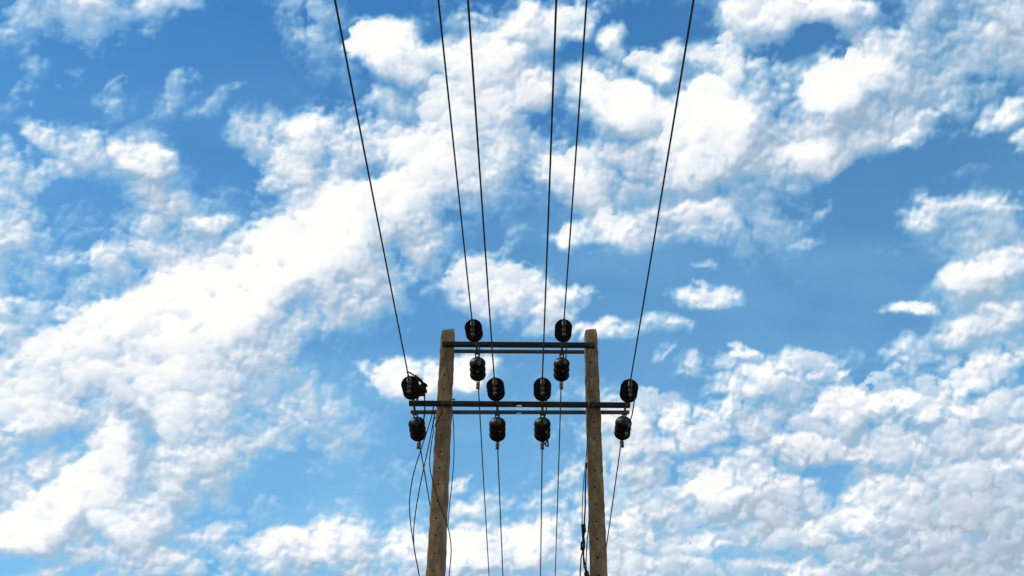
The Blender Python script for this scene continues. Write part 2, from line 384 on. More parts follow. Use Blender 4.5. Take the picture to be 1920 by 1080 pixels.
HEAPS = []
def _heaps():
    rnd = random.Random(12)
    def put(x, y, r, b, c=.95): HEAPS.append((y, x, r * rnd.uniform(.95, 1.6), r * rnd.uniform(.7, 1.0), b, c))
    holes = [(1530, 882, 75, 20), (1570, 915, 45, 22), (1300, 850, 45, 16), (1330, 745, 40, 18), (1470, 1035, 60, 15), (1740, 640, 120, 22)]
    n = 0
    while n < 210:                # rows of small heaps low on the right
        x, y = rnd.uniform(1140, 1950), rnd.uniform(645, 1095)
        if y < 700 and not (1380 < x < 1570 or 1640 < x < 1720 or x > 1780): continue
        if y < 745 and x < 1340: continue
        if any(((x - hx) / hw) ** 2 + ((y - hy) / hh) ** 2 < 1.2 for hx, hy, hw, hh in holes): continue
        dark = min(1., max(0., (x - 1350) / 600) * max(0., (y - 830) / 200))
        put(x, y, rnd.choice((9, 12, 15, 19, 26)) * (.8 if y < 720 else 1.05), rnd.uniform(.36, .72) - .32 * dark, rnd.uniform(.46, .90)); n += 1
    for _ in range(120):          # faint mottling on the left
        x, y = rnd.uniform(-10, 560), rnd.uniform(380, 700)
        if y > 880 - x * .72: continue
        put(x, y, rnd.uniform(7, 14), rnd.uniform(.45, .62), rnd.uniform(.38, .58))
    for _ in range(70):
        x, y = rnd.uniform(0, 660), rnd.uniform(700, 1080)
        put(x, y, rnd.uniform(8, 18), rnd.uniform(.4, .7), rnd.uniform(.42, .7))
    for x, y, rx, ry, a, c, b, w in BANKS:      # heads along the sunward side of the big clouds
        if c < .9 or rx < 30: continue
        for k in range(int(4 + rx / 12)):
            t = R(rnd.uniform(70, 200)); q = rnd.uniform(.45, .98)
            u, v = rx * q * math.cos(t), ry * q * math.sin(t)
            ca, sa = math.cos(R(a)), math.sin(R(a))
            put(x + u * ca + v * sa * -1, y - (u * sa + v * ca), min(ry * rnd.uniform(.3, .55), 24), b + rnd.uniform(-.08, .06), 1.05)
    HEAPS.sort()
_heaps()

def sky_attributes(D):            # D: unit directions (n,3)
    fw, rt, up = (np.array(CR @ Vector(v)) for v in ((0, 0, -1), (1, 0, 0), (0, 1, 0)))
    z = D @ fw
    zc = np.maximum(z, .3)
    front = np.clip((z - .35) / .2, 0, 1)
    px = 960 + F_PX * (D @ rt) / zc
    py = 540 - F_PX * (D @ up) / zc
    def q(px_, py_):              # the level the clouds drift on, foreshortened towards the horizon
        d = D + np.outer((px_ - px) / F_PX, rt) - np.outer((py_ - py) / F_PX, up)
        h = np.maximum(d[:, 2], 0) + .62
        return d[:, 0] / h * 1.25, d[:, 1] / h * 1.25
    qx, qy = q(px, py)
    f, light, (hx, hy, hn) = sky_field(px, py, qx, qy, front)
    # how much cloud stands between each point and the sun (up and to the left)
    sh = np.zeros_like(f); crisp = 0
    for step, wgt in ((9, 1.0), (26, .65), (65, .45)):
        sx, sy = px - .5 * step, py - .87 * step
        g, _, _ = sky_field(sx, sy, *q(sx, sy), front)
        if step == 9: crisp = np.clip(f - g, 0, .25)      # heads towards the sun are crisp, lee sides fade
        sh += wgt * (np.clip(g, .1, 1.2) - np.clip(f, .1, 1.2))
    light = light - .62 * sh
    f = f + .9 * crisp
    for y, x, rx, ry, b, c in HEAPS:
        m = (np.abs(hx - x) < rx * 1.3) & (np.abs(hy - y) < ry * 1.5) & (front > .5)
        if not m.any(): continue
        u = (hx[m] - x) / rx; v = (y - hy[m]) / ry
        rr = u * u + np.where(v > 0, v * v, v * v * .8) + .9 * hn[m]
        e = np.clip((1 - rr) / np.clip(.62 - .42 * (v - .4 * u), .22, 1.1), 0, 1)      # crisp above, melting away below
        e = e * e * (3 - 2 * e) * .9 * np.clip((f[m] - .08) / .3, 0, 1)      # only where the air is cloudy
        light[m] += (b + (.34 if b < .9 else .16) * (.85 * v - .45 * u) + .06 - light[m]) * e * .8
        f[m] += (np.maximum(c, f[m]) + .05 * v - f[m]) * e
    # thin milkiness that grows towards the horizon
    veil = .33 * np.clip((.72 - D[:, 2]) / .36, 0, 1) ** 1.25 + .04 * np.clip(D[:, 0] / .3, 0, 1) * front
    veil = veil * (1 + .5 * fbm(qx * 5, qy * 5, 3, 211))
    streak = fbm(qx * 3.2 + qy * 1.5, qy * 8.5, 4, 331)
    veil = veil + .22 * np.clip(streak * 1.3 - .03, 0, .5) * np.clip((.70 - D[:, 2]) / .12, 0, 1)
    return f, light, np.clip(veil, 0, .45)

def axis(dense0, dense1, step, lo, hi, grow=1.35, cap=5.0):
    mid = list(np.arange(dense0, dense1 + 1e-6, step))
    a, s = [], step
    v = dense0
    while v - s > lo: s = min(s * grow, cap); v -= s; a.append(max(v, lo))
    if not a or a[-1] > lo: a.append(lo)
    b, s, v = [], step, dense1
    while v + s < hi: s = min(s * grow, cap); v += s; b.append(min(v, hi))
    if not b or b[-1] < hi: b.append(hi)
    return np.array(a[::-1] + mid + b)

AZ = axis(-32.5, 32.5, .10, -180, 180)
EL = axis(17.5, 48.5, .10, -3, 89.9)
A, E = np.meshgrid(np.radians(AZ), np.radians(EL))
D = np.stack([np.sin(A) * np.cos(E), np.cos(A) * np.cos(E), np.sin(E)], -1).reshape(-1, 3)
f, light, bl = sky_attributes(D)
# the sun stands in a gap
sd = np.array(sun_dir)
f = f - np.clip((D @ sd - math.cos(R(7))) / (1 - math.cos(R(7))), 0, 1) ** .5 * 1.5
ne, na = A.shape
RS = 6000.0
me = bpy.data.meshes.new("sky")
idx = np.arange(ne * na).reshape(ne, na)
quads = np.stack([idx[:-1, :-1], idx[:-1, 1:], idx[1:, 1:], idx[1:, :-1]], -1).reshape(-1, 4)
me.vertices.add(ne * na); me.vertices.foreach_set("co", (D * RS).ravel().astype(np.float32))
me.loops.add(quads.size); me.loops.foreach_set("vertex_index", quads.ravel().astype(np.int32))
me.polygons.add(len(quads))
me.polygons.foreach_set("loop_start", (np.arange(len(quads)) * 4).astype(np.int32))
me.polygons.foreach_set("loop_total", np.full(len(quads), 4, np.int32))
me.polygons.foreach_set("use_smooth", np.ones(len(quads), bool))
me.update()
at_ = me.attributes.new("cloud", 'FLOAT_VECTOR', 'POINT')
at_.data.foreach_set("vector", np.stack([f, light, bl], -1).ravel().astype(np.float32))

m = bpy.data.materials.new("cloud_sheet"); m.use_nodes = True
m.cycles.emission_sampling = 'NONE'
nt = m.node_tree
for n in list(nt.nodes): nt.nodes.remove(n)
L = nt.links.new
out = node(nt, "ShaderNodeOutputMaterial")
atn = node(nt, "ShaderNodeAttribute"); atn.attribute_name = "cloud"
sep = node(nt, "ShaderNodeSeparateXYZ"); L(atn.outputs["Vector"], sep.inputs[0])
geo = node(nt, "ShaderNodeNewGeometry")
nrm = node(nt, "ShaderNodeVectorMath", operation='NORMALIZE'); L(geo.outputs["Position"], nrm.inputs[0])
def mth(op, a, b=None, c=None, clamp=False):
    n = node(nt, "ShaderNodeMath", operation=op); n.use_clamp = clamp
    for i, v in enumerate((a, b, c)):
        if v is None: continue
        if isinstance(v, (int, float)): n.inputs[i].default_value = v
        else: L(v, n.inputs[i])
    return n.outputs[0]
nz1 = noise(nt, 130, 6, .66, nrm.outputs[0])
nz1.inputs["Distortion"].default_value = .4
n1 = mth('SUBTRACT', nz1.outputs[0], .5)
f2 = mth('ADD', sep.outputs[0], mth('MULTIPLY', n1, .30))
thick = mth('POWER', mth('DIVIDE', mth('MAXIMUM', mth('SUBTRACT', f2, .15), 0.), .47), 1.6)
gap = mth('EXPONENT', mth('MULTIPLY', thick, -1.))
alpha = mth('SUBTRACT', 1., mth('MULTIPLY', gap, mth('SUBTRACT', 1., sep.outputs[2])))
lit = mth('ADD', mth('ADD', sep.outputs[1], mth('MULTIPLY', n1, .22)), mth('MULTIPLY', mth('SUBTRACT', f2, .6), .30))
cr = ramp(nt, [(.0, (.39, .46, .56)), (.25, (.485, .57, .69)), (.50, (.63, .71, .81)), (.70, (.80, .85, .92)), (.88, (.97, .98, .975)), (1., (1.03, 1.03, .985))])
L(mth('MULTIPLY_ADD', lit, .80, -.05), cr.inputs[0])
thin = node(nt, "ShaderNodeMix", data_type='RGBA')      # thin cloud lets blue light through
L(mth('MULTIPLY', gap, .85), thin.inputs[0]); L(cr.outputs[0], thin.inputs[6]); thin.inputs[7].default_value = (.42, .88, 1.12, 1)
em = node(nt, "ShaderNodeEmission"); L(thin.outputs[2], em.inputs[0]); em.inputs[1].default_value = 1.0
tr = node(nt, "ShaderNodeBsdfTransparent")
ms = node(nt, "ShaderNodeMixShader")
L(alpha, ms.inputs[0]); L(tr.outputs[0], ms.inputs[1]); L(em.outputs[0], ms.inputs[2])
L(ms.outputs[0], out.inputs["Surface"])
me.materials.append(m)
sky = bpy.data.objects.new("sky", me); COL.objects.link(sky)
tag(sky, kind="structure")
#SKY_END

# ------------------------------------------------------------------ the twin pole frame
frame = empty("twin_pole_support", (at(974, 1079).x, Y0, 0), "pair of square brown concrete poles joined by two levels of dark steel crossarms", "utility pole")
bpy.context.view_layer.update()
FI = Matrix.Translation(frame.location).inverted()
def part(name, bm, mat, parent=None, smooth=True):
    """a part modelled in world coordinates, parented to the frame (or one of its parts)"""
    bm.transform(FI)
    return obj(name, bm, mat, parent or frame, smooth)

def make_pole(top_px, bot_px, w_top, w_bot, d_top, d_bot, twist_top, twist_bot, holes, label, seed):
    rnd = random.Random(seed)
    T, B = at(*top_px), at(*bot_px)
    ax = (T - B)
    k = (0 - B.z) / ax.z
    base = B + ax * k
    H = T.z
    bm = bmesh.new()
    n = 150
    rings = []
    prof = []
    c = .13                                        # arris
    per = []
    for sx, sy in ((-1, -1), (1, -1), (1, 1), (-1, 1)):
        per.append((sx, sy))
    for i in range(n + 1):
        t = i / n
        z = H * t
        ctr = base + (T - base) * t
        tt = (z - (B.z)) / (H - B.z)               # 0 at the picture's lower edge
        w = w_bot + (w_top - w_bot) * tt
        d = d_bot + (d_top - d_bot) * tt
        tw = twist_bot + (twist_top - twist_bot) * tt
        ring = []
        hw, hd = w / 2, d / 2
        ch = .012
        pts = [(-hw + ch, -hd), (-hw * .33, -hd), (hw * .33, -hd), (hw - ch, -hd), (hw, -hd + ch), (hw, hd * .0), (hw, hd - ch), (hw - ch, hd),
               (-hw + ch, hd), (-hw, hd - ch), (-hw, 0), (-hw, -hd + ch)]
        for x, y in pts:
            edge = 1.0 if abs(abs(x) - hw) < .02 else .35
            x += rnd.gauss(0, .0024) * edge
            y += rnd.gauss(0, .0014)
            if rnd.random() < .03 and edge > .5: x *= .965       # chipped arris
            ca, sa = math.cos(tw), math.sin(tw)
            zz = z
            if i == n:
                x *= .93; y *= .93; zz += rnd.uniform(-.012, .012) + x * label[1]
            ring.append(bm.verts.new((ctr.x + x * ca - y * sa, ctr.y + x * sa + y * ca, zz)))
        rings.append(ring)
    for Aa, Bb in zip(rings, rings[1:]):
        m_ = len(Aa)
        for j in range(m_): bm.faces.new((Aa[j], Aa[(j + 1) % m_], Bb[(j + 1) % m_], Bb[j]))
    bm.faces.new(rings[0][::-1])
    cap = bm.verts.new(sum((v.co for v in rings[-1]), Vector()) / len(rings[-1]) + Vector((0, 0, .01)))
    for j in range(len(rings[-1])): bm.faces.new((rings[-1][j], rings[-1][(j + 1) % len(rings[-1])], cap))
    o = part("concrete_pole", bm, M_CONC)
    # drilled holes
    hb = bmesh.new()
    for hx, hy in holes:
        p = at(hx, hy, -.09)
        tube(hb, [p + Vector((0, -.12, 0)), p + Vector((0, .06, 0))], .0105, 10)
    hb.transform(FI)
    hm = bpy.data.meshes.new("holes"); hb.to_mesh(hm); hb.free()
    ho = bpy.data.objects.new("holes", hm); COL.objects.link(ho); ho.parent = frame
    md = o.modifiers.new("holes", 'BOOLEAN'); md.operation = 'DIFFERENCE'; md.object = ho; md.solver = 'EXACT'
    bpy.context.view_layer.update()
    dg = bpy.context.evaluated_depsgraph_get()
    nm = bpy.data.meshes.new_from_object(o.evaluated_get(dg))
    nm.materials.clear(); nm.materials.append(M_CONC)
    o.modifiers.clear(); o.data = nm
    bpy.data.objects.remove(ho)
    o["label"] = label[0]
    return o

LH = [(833,703),(832,730),(829,788),(827,817),(826,847),(824,878),(822,909),(820,940),(818,973),(817,1006),(815,1040),(814,1073)]
RH = [(1108,678),(1109,705),(1110,733),(1112,791),(1113,821),(1114,851),(1115,882),(1116,913),(1117,945),(1118,978),(1120,1011),(1121,1046),(1122,1079)]
make_pole((840.5,623,0), (815.5+1.5,1079,0), .154, .156, .14, .25, R(-1.5), R(-8.5), LH, ("left pole, its dark inner side in view", .10), 3)
make_pole((1107,624,0), (1122.5,1079,0), .143, .168, .14, .20, R(.5), R(1), RH, ("right pole, slightly thinner", .16), 5)

DF, DR = -.105, .10              # front and rear channel offsets (their backs on the pole faces)
def channel(px0, px1, y0, y1, off, web, fl, slot, mat, up_open, label, bolts):
    """steel channel: upright web with top and bottom flange; y0,y1 picture heights of its lower edge at both ends"""
    a, b = at(px0, y0, off + fl), at(px1, y1, off + fl)
    t = .006
    bm = bmesh.new()
    x0, x1 = a.x, b.x
    def z(x): return a.z + (b.z - a.z) * (x - x0) / (x1 - x0)
    def seg(xa, xb, ya, yb, za, zb):
        n0 = len(bm.verts)
        box(bm, (xa, min(ya, yb), za), (xb, max(ya, yb), zb))
        bm.verts.ensure_lookup_table()
        for v in bm.verts[n0:]: v.co.z += z(v.co.x)
    seg(x0, x1, off + Y0, off + Y0 + t, 0, web)
    for zz in (0, web - t):
        lo_, hi_ = zz, zz + t
        e = .0005
        if slot and zz == 0:
            sx0, sx1 = slot
            ya, yb = Y0 + off + t + e, Y0 + off + fl
            s0, s1 = Y0 + off + fl * .20, Y0 + off + fl * .80
            seg(x0, sx0, ya, yb, lo_, hi_); seg(sx1, x1, ya, yb, lo_, hi_)
            seg(sx0 + e, sx1 - e, ya, s0, lo_, hi_); seg(sx0 + e, sx1 - e, s1, yb, lo_, hi_)
        else:
            seg(x0, x1, Y0 + off + t + e, Y0 + off + fl, lo_, hi_)
    o = part("crossarm", bm, mat, None, False)
    o["label"] = label
    for bx, by in bolts:
        p = at(bx, by, off - .012)
        p.y = Y0 + off
        bb = bmesh.new()
        prism_hex(bb, p + Vector((0, -.009, 0)), (0, 1, 0), .017, .014)
        tube(bb, [p + Vector((0, -.040, 0)), p + Vector((0, -.003, 0))], .0075, 8)
        part("bolt", bb, M_IRON, o, False)
    return o
sx0, sx1 = at(968.8, 760, -.1).x, at(978.2, 760, -.1).x
channel(829.5, 1114.5, 651, 653, -.134, .042, .060, None, M_STEEL, 0, "front channel at the pole tops", [(834.5,646),(1108.5,648)])
channel(832, 1112, 662.2, 663.8, .073, .022, .052, None, M_STEEL2, 0, "rear channel at the pole tops", [])
channel(767, 1181, 762, 765.5, -.158, .042, .062, (sx0, sx1), M_STEEL, 0, "long front channel of the lower level", [(829.5,758),(1112.5,761)])
channel(770.5, 1179.5, 776.8, 777, .096, .024, .054, (sx0, sx1), M_STEEL2, 0, "long rear channel of the lower level", [])

# eye plates and straps under the channels, on the pole faces
def strap(plate_px, path, w, label):
    bm = bmesh.new()
    p = at(*plate_px, -.135)
    box(bm, (p.x - .017, p.y - .010, p.z - .026), (p.x + .017, p.y - .002, p.z + .022))
    bmesh.ops.bevel(bm, geom=bm.edges[:], offset=.003, segments=1, affect='EDGES')
    o = part("eye_plate", bm, M_GALV, None, False)
    hb = bmesh.new()
    prism_hex(hb, p + Vector((0, -.016, 0)), (0, 1, 0), .010, .010)
    part("nut", hb, M_IRON, o, False)
    sb = bmesh.new()
    pts = spline([at(x, y, -.142 - .002 * i) for i, (x, y) in enumerate(path)], 5)
    tube(sb, pts, w, 6)
    part("strap", sb, M_IRON, o)
strap((828, 768.5), [(829,771),(825,780),(820,790),(816,800)], .010, "")
strap((1110.5, 771), [(1111,773),(1108,783),(1104.5,794),(1103,805),(1101.5,822)], .009, "")
strap((833.5, 656.5), [(834,659),(836,668),(837,676),(837,683)], .008, "")
strap((1108.3, 658.5), [(1108,662),(1105.5,670),(1105.5,678)], .008, "")
b_ = bmesh.new()
tube(b_, [at(846, 749.5, -.03), at(853.5, 749.0, -.03)], .008, 8); prism_hex(b_, at(851.5, 749.1, -.03), (1, 0, 0), .014, .010)
part("bolt", b_, M_IRON, None, False)

# ------------------------------------------------------------------ insulator strings
RD = .095
def disc_mesh():
    bm = bmesh.new()
    lathe(bm, [(0, -.016), (.040, -.016), (.050, -.009), (.070, .002), (.087, .012), (RD, .019), (RD, .024), (.089, .028),
               (.083, .026), (.080, .018), (.074, .018), (.072, .029), (.067, .029), (.064, .018), (.055, .018), (.053, .030), (.048, .030), (.045, .018),
               (.036, .018), (.034, .034), (.029, .034), (.026, .016), (0, .016)], 40)
    me = bpy.data.meshes.new("insulator_disc"); bmesh.ops.recalc_face_normals(bm, faces=bm.faces[:]); bm.to_mesh(me); bm.free()
    me.materials.append(M_GLAZE); me.shade_smooth(); return me
def cap_mesh():
    bm = bmesh.new()
    lathe(bm, [(0, -.062), (.018, -.062), (.030, -.056), (.036, -.046), (.038, -.030), (.046, -.022), (.047, -.015), (0, -.015)], 20)
    lathe(bm, [(0, .014), (.012, .014), (.010, .040), (.013, .046), (.013, .052), (0, .052)], 12)
    me = bpy.data.meshes.new("cap"); bmesh.ops.recalc_face_normals(bm, faces=bm.faces[:]); bm.to_mesh(me); bm.free()
    me.materials.append(M_IRON); me.shade_smooth(); return me
DISC, CAP = disc_mesh(), cap_mesh()

PITCH_D = .114
L_FRONT, L_REAR = .575, .435
def hook_mesh(t0, t1):
    bm = bmesh.new()
    a = t1 - .115
    tube(bm, [(0, 0, t0), (0, 0, a)], .013, 8)
    # shackle
    pts = [Vector((.020 * s, 0, a + z)) for s, z in ((-1, -.01), (-1, .045), (-.8, .068), (0, .08), (.8, .068), (1, .045), (1, -.01))]
    tube(bm, spline(pts, 4), .008, 6)
    tube(bm, [(-.028, 0, a - .005), (.028, 0, a - .005)], .009, 8)
    tube(bm, [(0, 0, a + .06), (0, 0, t1 + .01)], .012, 8)
    return bm
def clamp_meshes():
    """bolted strain clamp hanging on the last disc's pin, curving down to its tail; local y is up"""
    bm = bmesh.new()
    tube(bm, [(0, 0, .55), (0, 0, .60)], .012, 8)
    tube(bm, [(-.022, 0, .595), (.022, 0, .595)], .010, 8)
    for s in (-1, 1): tube(bm, [(s * .015, 0, .585), (s * .013, -.010, .68)], .006, 6)
    path = spline([(0, .004, .80), (0, -.006, .72), (0, -.028, .665), (0, -.075, .635), (0, -.135, .622)], 6)
    n = len(path)
    tube(bm, path, .015, 10, [(.010 + .005 * math.sin(math.pi * i / (n - 1))) for i in range(n)])
    body = bm
    ub = []
    for c, tdir in (((0, -.012, .70), (0, .45, .9)), ((0, -.065, .643), (0, .9, .4)), ((0, -.112, .628), (0, .95, .2))):
        b = bmesh.new()
        c = Vector(c); t = Vector(tdir).normalized(); nrm_ = Vector((0, t.z, -t.y))
        if nrm_.z < 0: nrm_ = -nrm_
        for s in (-1, 1):
            tube(b, [c + Vector((s * .014, 0, 0)) - nrm_ * .026, c + Vector((s * .014, 0, 0)) + nrm_ * .030], .0058, 6)
            prism_hex(b, c + Vector((s * .014, 0, 0)) + nrm_ * .018, nrm_, .0095, .010)
        tube(b, [c + Vector((-.019, 0, 0)) + nrm_ * .008, c + Vector((.019, 0, 0)) + nrm_ * .008], .0085, 6)
        ub.append(b)
    return body, ub
_cb, _ub = clamp_meshes()
def as_mesh(bm, name, mat):
    me = bpy.data.meshes.new(name); bmesh.ops.recalc_face_normals(bm, faces=bm.faces[:]); bm.to_mesh(me); bm.free()
    me.materials.append(mat); me.shade_smooth(); me.set_sharp_from_angle(angle=R(40)); return me
CLAMP = as_mesh(_cb, "strain_clamp", M_IRON)
UB = [as_mesh(b, "u_bolt", M_GALV) for b in _ub]
HOOK_F = as_mesh(hook_mesh(-.03, L_FRONT - 2 * PITCH_D - .062), "hook", M_IRON)
HOOK_R = as_mesh(hook_mesh(-.32, L_REAR - 2 * PITCH_D - .062), "hook", M_IRON)

DROOP = R(9)
def string(front, A, Cpx, label, clamp=True):
    """front: towards the viewer. A: picture point of the attachment, Cpx: of the last disc's centre"""
    off = -.165 if front else .14
    P = at(*A, off)
    s = -1 if front else 1
    Lh = (L_FRONT if front else L_REAR) * math.cos(DROOP)
    Q = at(*Cpx, off + s * Lh)
    d = (Q - P).normalized()
    up = Vector((0, 0, 1)); up = (up - d * up.dot(d)).normalized()
    x = up.cross(d)
    LL = (Q - P).length
    root = empty("insulator_string", P, label, "insulator", "black disc insulators strung either side of the crossarms")
    m3 = Matrix((x, up, d)).transposed()
    root.rotation_mode = 'QUATERNION'
    root.rotation_quaternion = m3.to_quaternion()
    for k in (2, 1, 0):
        dsc = obj("disc", DISC, None, root); dsc.location = (0, 0, LL - k * PITCH_D)
        obj("cap", CAP, None, dsc)
    obj("hook", HOOK_F if front else HOOK_R, None, root)
    if clamp:
        c = obj("strain_clamp", CLAMP, None, root); c.location = (0, 0, LL - .504)
        for u in UB: obj("u_bolt", u, None, c)
    end = P + m3 @ Vector((0, .004, .80 + LL - .504))
    return root, end

STR = {}
STR['f1'] = string(True, (776.5,754.5), (769.3,722), "front insulator at the far left end of the lower crossarm, wrapped jumper beside it")
STR['f2'] = string(True, (893,645.5), (887.6,615), "front insulator on the upper crossarm beside the left pole")
STR['f3'] = string(True, (933,756.5), (928.8,725), "front insulator on the lower crossarm between the poles, nearer the left pole")
STR['f4'] = string(True, (1016.8,757), (1017,725), "front insulator on the lower crossarm between the poles, nearer the right pole")
STR['f5'] = string(True, (1054,646.5), (1056.5,615), "front insulator on the upper crossarm beside the right pole")
STR['f6'] = string(True, (1175,759), (1180,728), "front insulator at the far right end of the lower crossarm")
STR['r1'] = string(False, (778.5,775), (784,812.5), "rear insulator hanging behind the lower crossarm left of the left pole")
STR['r2'] = string(False, (894.5,661), (896,700.5), "rear insulator behind the upper crossarm beside the left pole")
STR['r3'] = string(False, (932.5,775.5), (932.8,813), "rear insulator behind the lower crossarm between the poles, nearer the left pole")
STR['r4'] = string(False, (1017,775.5), (1016.8,813), "rear insulator behind the lower crossarm nearer the right pole, with a looped wire end")
STR['r5'] = string(False, (1053.5,662), (1052.6,701), "rear insulator behind the upper crossarm beside the right pole")
STR['r6'] = string(False, (1171,775.5), (1167,810), "rear insulator behind the lower crossarm right of the right pole")

# ------------------------------------------------------------------ line wires
SPAN, SAG, RW = 52.0, .85, .0072
def strand(bm, pts, r):
    """conductor with the slight twist of its strands: a rounded three lobed tube that turns along its length"""
    tube(bm, pts, r, 8)
def line_wire(S, T, sgn, name, label, group):
    d = ray(*T)
    t = 8.0
    def zz(y):
        u = abs(y - S.y) / SPAN
        return S.z - 4 * SAG * u * (1 - u)
    lo_, hi_ = 2.0, 60.0
    for _ in range(60):
        mid = (lo_ + hi_) / 2
        p = EYE + d * mid
        if p.z < zz(p.y): lo_ = mid
        else: hi_ = mid
    p = EYE + d * lo_
    mx = (p.x - S.x) / (p.y - S.y)
    pts = []
    n = 60
    for i in range(n + 1):
        y = S.y + sgn * SPAN * (i / n)
        x = S.x + mx * (y - S.y)
        pts.append((x, y, zz(y)))
    bm = bmesh.new()
    strand(bm, [Vector(q) - S for q in pts], RW)
    o = obj(name, bm, M_WIRE); o.location = S
    tag(o, label, "power line", group)
FW = [('f1',(628,0),"front wire rising to the far left, the leftmost of six"),('f2',(822,0),"front wire from the upper left insulator, second from the left"),
      ('f3',(877.5,0),"front wire from the lower left inner insulator, third from the left"),('f4',(1043,0),"front wire from the lower right inner insulator, third from the right"),
      ('f5',(1100,0),"front wire from the upper right insulator, second from the right"),('f6',(1300.5,0),"front wire rising to the far right, the rightmost of six")]
for k, T, lb in FW: line_wire(STR[k][1], T, -1, "power_line", lb, "wires coming towards the viewer")
RWs = [('r1',(829,1080),"rear wire descending behind the left pole from the outer left insulator"),('r2',(917,1080),"rear wire from the upper left insulator, left of the four thin wires between the poles"),
      ('r3',(943,1080),"rear wire from the lower left inner insulator, second of four between the poles"),('r4',(1013.5,1080),"rear wire from the lower right inner insulator, third of four between the poles"),
      ('r5',(1041,1080),"rear wire from the upper right insulator, rightmost of four between the poles"),('r6',(1129,1080),"rear wire descending behind the right pole from the outer right insulator")]
for k, T, lb in RWs: line_wire(STR[k][1], T, 1, "power_line", lb, "wires leading away behind the poles")

# ------------------------------------------------------------------ jumpers and loose wires
def wire(name, pts, r, label, cat, group=None, mat=None, n=7):
    P = [at(*p) if len(p) == 3 else Vector(p[0]) for p in pts]
    bm = bmesh.new()
    o0 = P[0].copy()
    tube(bm, spline([p - o0 for p in P], n), r, 7)
    o = obj(name, bm, mat or M_WIRE); o.location = o0
    return tag(o, label, cat, group)
OFF = [-.70, -.66, -.55, -.35, -.08, .18, .42, .62, .76]
def jumper(pxs, label, r=.0072):
    o = wire("jumper_wire", [(x, y, o_) for (x, y), o_ in zip(pxs, OFF)], r, label, "jumper wire", "jumper wires passing under the crossarms")
    base = o.location
    for (x, y), o_ in ((pxs[5], OFF[5]), (pxs[6], OFF[6])):
        p = at(x, y + 2, o_) - base
        bm = bmesh.new()
        box(bm, (p.x - .012, p.y - .022, p.z - .013), (p.x + .016, p.y + .022, p.z + .011))
        bmesh.ops.bevel(bm, geom=bm.edges[:], offset=.004, segments=1, affect='EDGES')
        tube(bm, [p + Vector((.006, 0, -.030)), p + Vector((.006, 0, .022))], .006, 6)
        prism_hex(bm, p + Vector((.006, 0, -.018)), (0, 0, 1), .012, .011)
        obj("groove_clamp", bm, M_GALV, o, False)
    return o
jumper([(888,606),(891,623),(894,636),(898,647),(899,662),(898,678),(895,692),(896,706),(899,718)], "thin jumper under the upper crossarm by the left pole")
jumper([(1057.5,606),(1060.5,623),(1063,636),(1063,647),(1062,662),(1060,676),(1054.5,691),(1052,706),(1054,720)], "thin jumper under the upper crossarm by the right pole")
jumper([(929.5,716),(931.5,733),(933,745),(933.5,757),(934,772),(935,787),(937,805),(935,820),(935,832)], "thin jumper under the lower crossarm between the poles, nearer the left pole")
jumper([(1018,716),(1021,733),(1024,745),(1025,757),(1023.5,774),(1021,788),(1024,806),(1026,824),(1022,834)], "thin jumper under the lower crossarm between the poles, nearer the right pole")
jumper([(1181,719),(1185,736),(1189,749),(1188,762),(1185,778),(1179.5,794),(1174,810),(1168.5,822),(1164.5,829)], "bowed jumper swinging out past the right end of the lower crossarm")
o = wire("jumper_wire", [(763.6,699,-.80),(766,698,-.76),(772,701,-.62),(780,707,-.42),(788,713,-.27),(794,721,-.2),(796,742,-.2),(796.5,756,-.15),(796.3,770,.0),(795,784,.3),(793,800,.55),(788.5,818,.75),(787,827,.80)], .0085,
         "jumper bound to a tilted pin insulator at the left end of the lower crossarm", "jumper wire", "jumper wires passing under the crossarms")
# spiky binding wire on it
bm = bmesh.new()
o0 = o.location.copy()
path = spline([at(x, y, f_) - o0 for x, y, f_ in ((778,706,-.46),(784,710,-.34),(790,715,-.27),(793,719,-.22))], 12)
coil = []
for i, p in enumerate(path):
    for k in range(4):
        a = (i * 4 + k) / 4 * 1.9
        q = p.lerp(path[min(i + 1, len(path) - 1)], k / 4)
        coil.append(q + Vector((0, math.cos(a), math.sin(a))) * .017)
tube(bm, coil, .0065, 6)
for x, y, dx, dy in ((782,708,1.5,-6),(784.5,709.5,2.5,-5),(788.5,713,1.5,-6),(791,714,3,-5),(779,706,2,-4)):
    tube(bm, spline([at(x, y, -.33) - o0, at(x + dx * .3, y + dy * .6, -.34) - o0, at(x + dx, y + dy, -.34) - o0], 4), .0035, 5)
obj("binding_wire", bm, M_WIRE, o)

# the tilted pin insulator
P = at(780.5, 753, -.16)
root = empty("pin_insulator", P, "stout black pin insulator leaning right at the left end of the lower crossarm", "insulator")
tip = at(796.5, 722, -.20)
axv = Vector((.55, -.30, .80)).normalized()
bm = bmesh.new()
C0 = at(787.5, 733, -.19) - P
tube(bm, spline([(0, 0, -.02), Vector((.01, 0, .03)), C0 * .8, C0 + axv * .03], 5), .013, 8)
tube(bm, [C0 + Vector((-.02, .01, -.055)), C0 + Vector((.035, .01, -.048))], .012, 6)
obj("pin", bm, M_IRON, root)
bm = bmesh.new()
lathe(bm, [(0, -.010), (.040, -.010), (.046, -.016), (.078, -.028), (.086, -.024), (.080, -.008), (.060, .014), (.060, .020), (.072, .016), (.078, .020), (.066, .046), (.042, .060),
           (.036, .070), (.040, .080), (.040, .090), (.030, .102), (0, .106)], 32)
q = Vector((0, 0, 1)).rotation_difference(axv)
bm.transform(Matrix.Translation(C0) @ q.to_matrix().to_4x4())
obj("porcelain_body", bm, M_GLAZE, root)

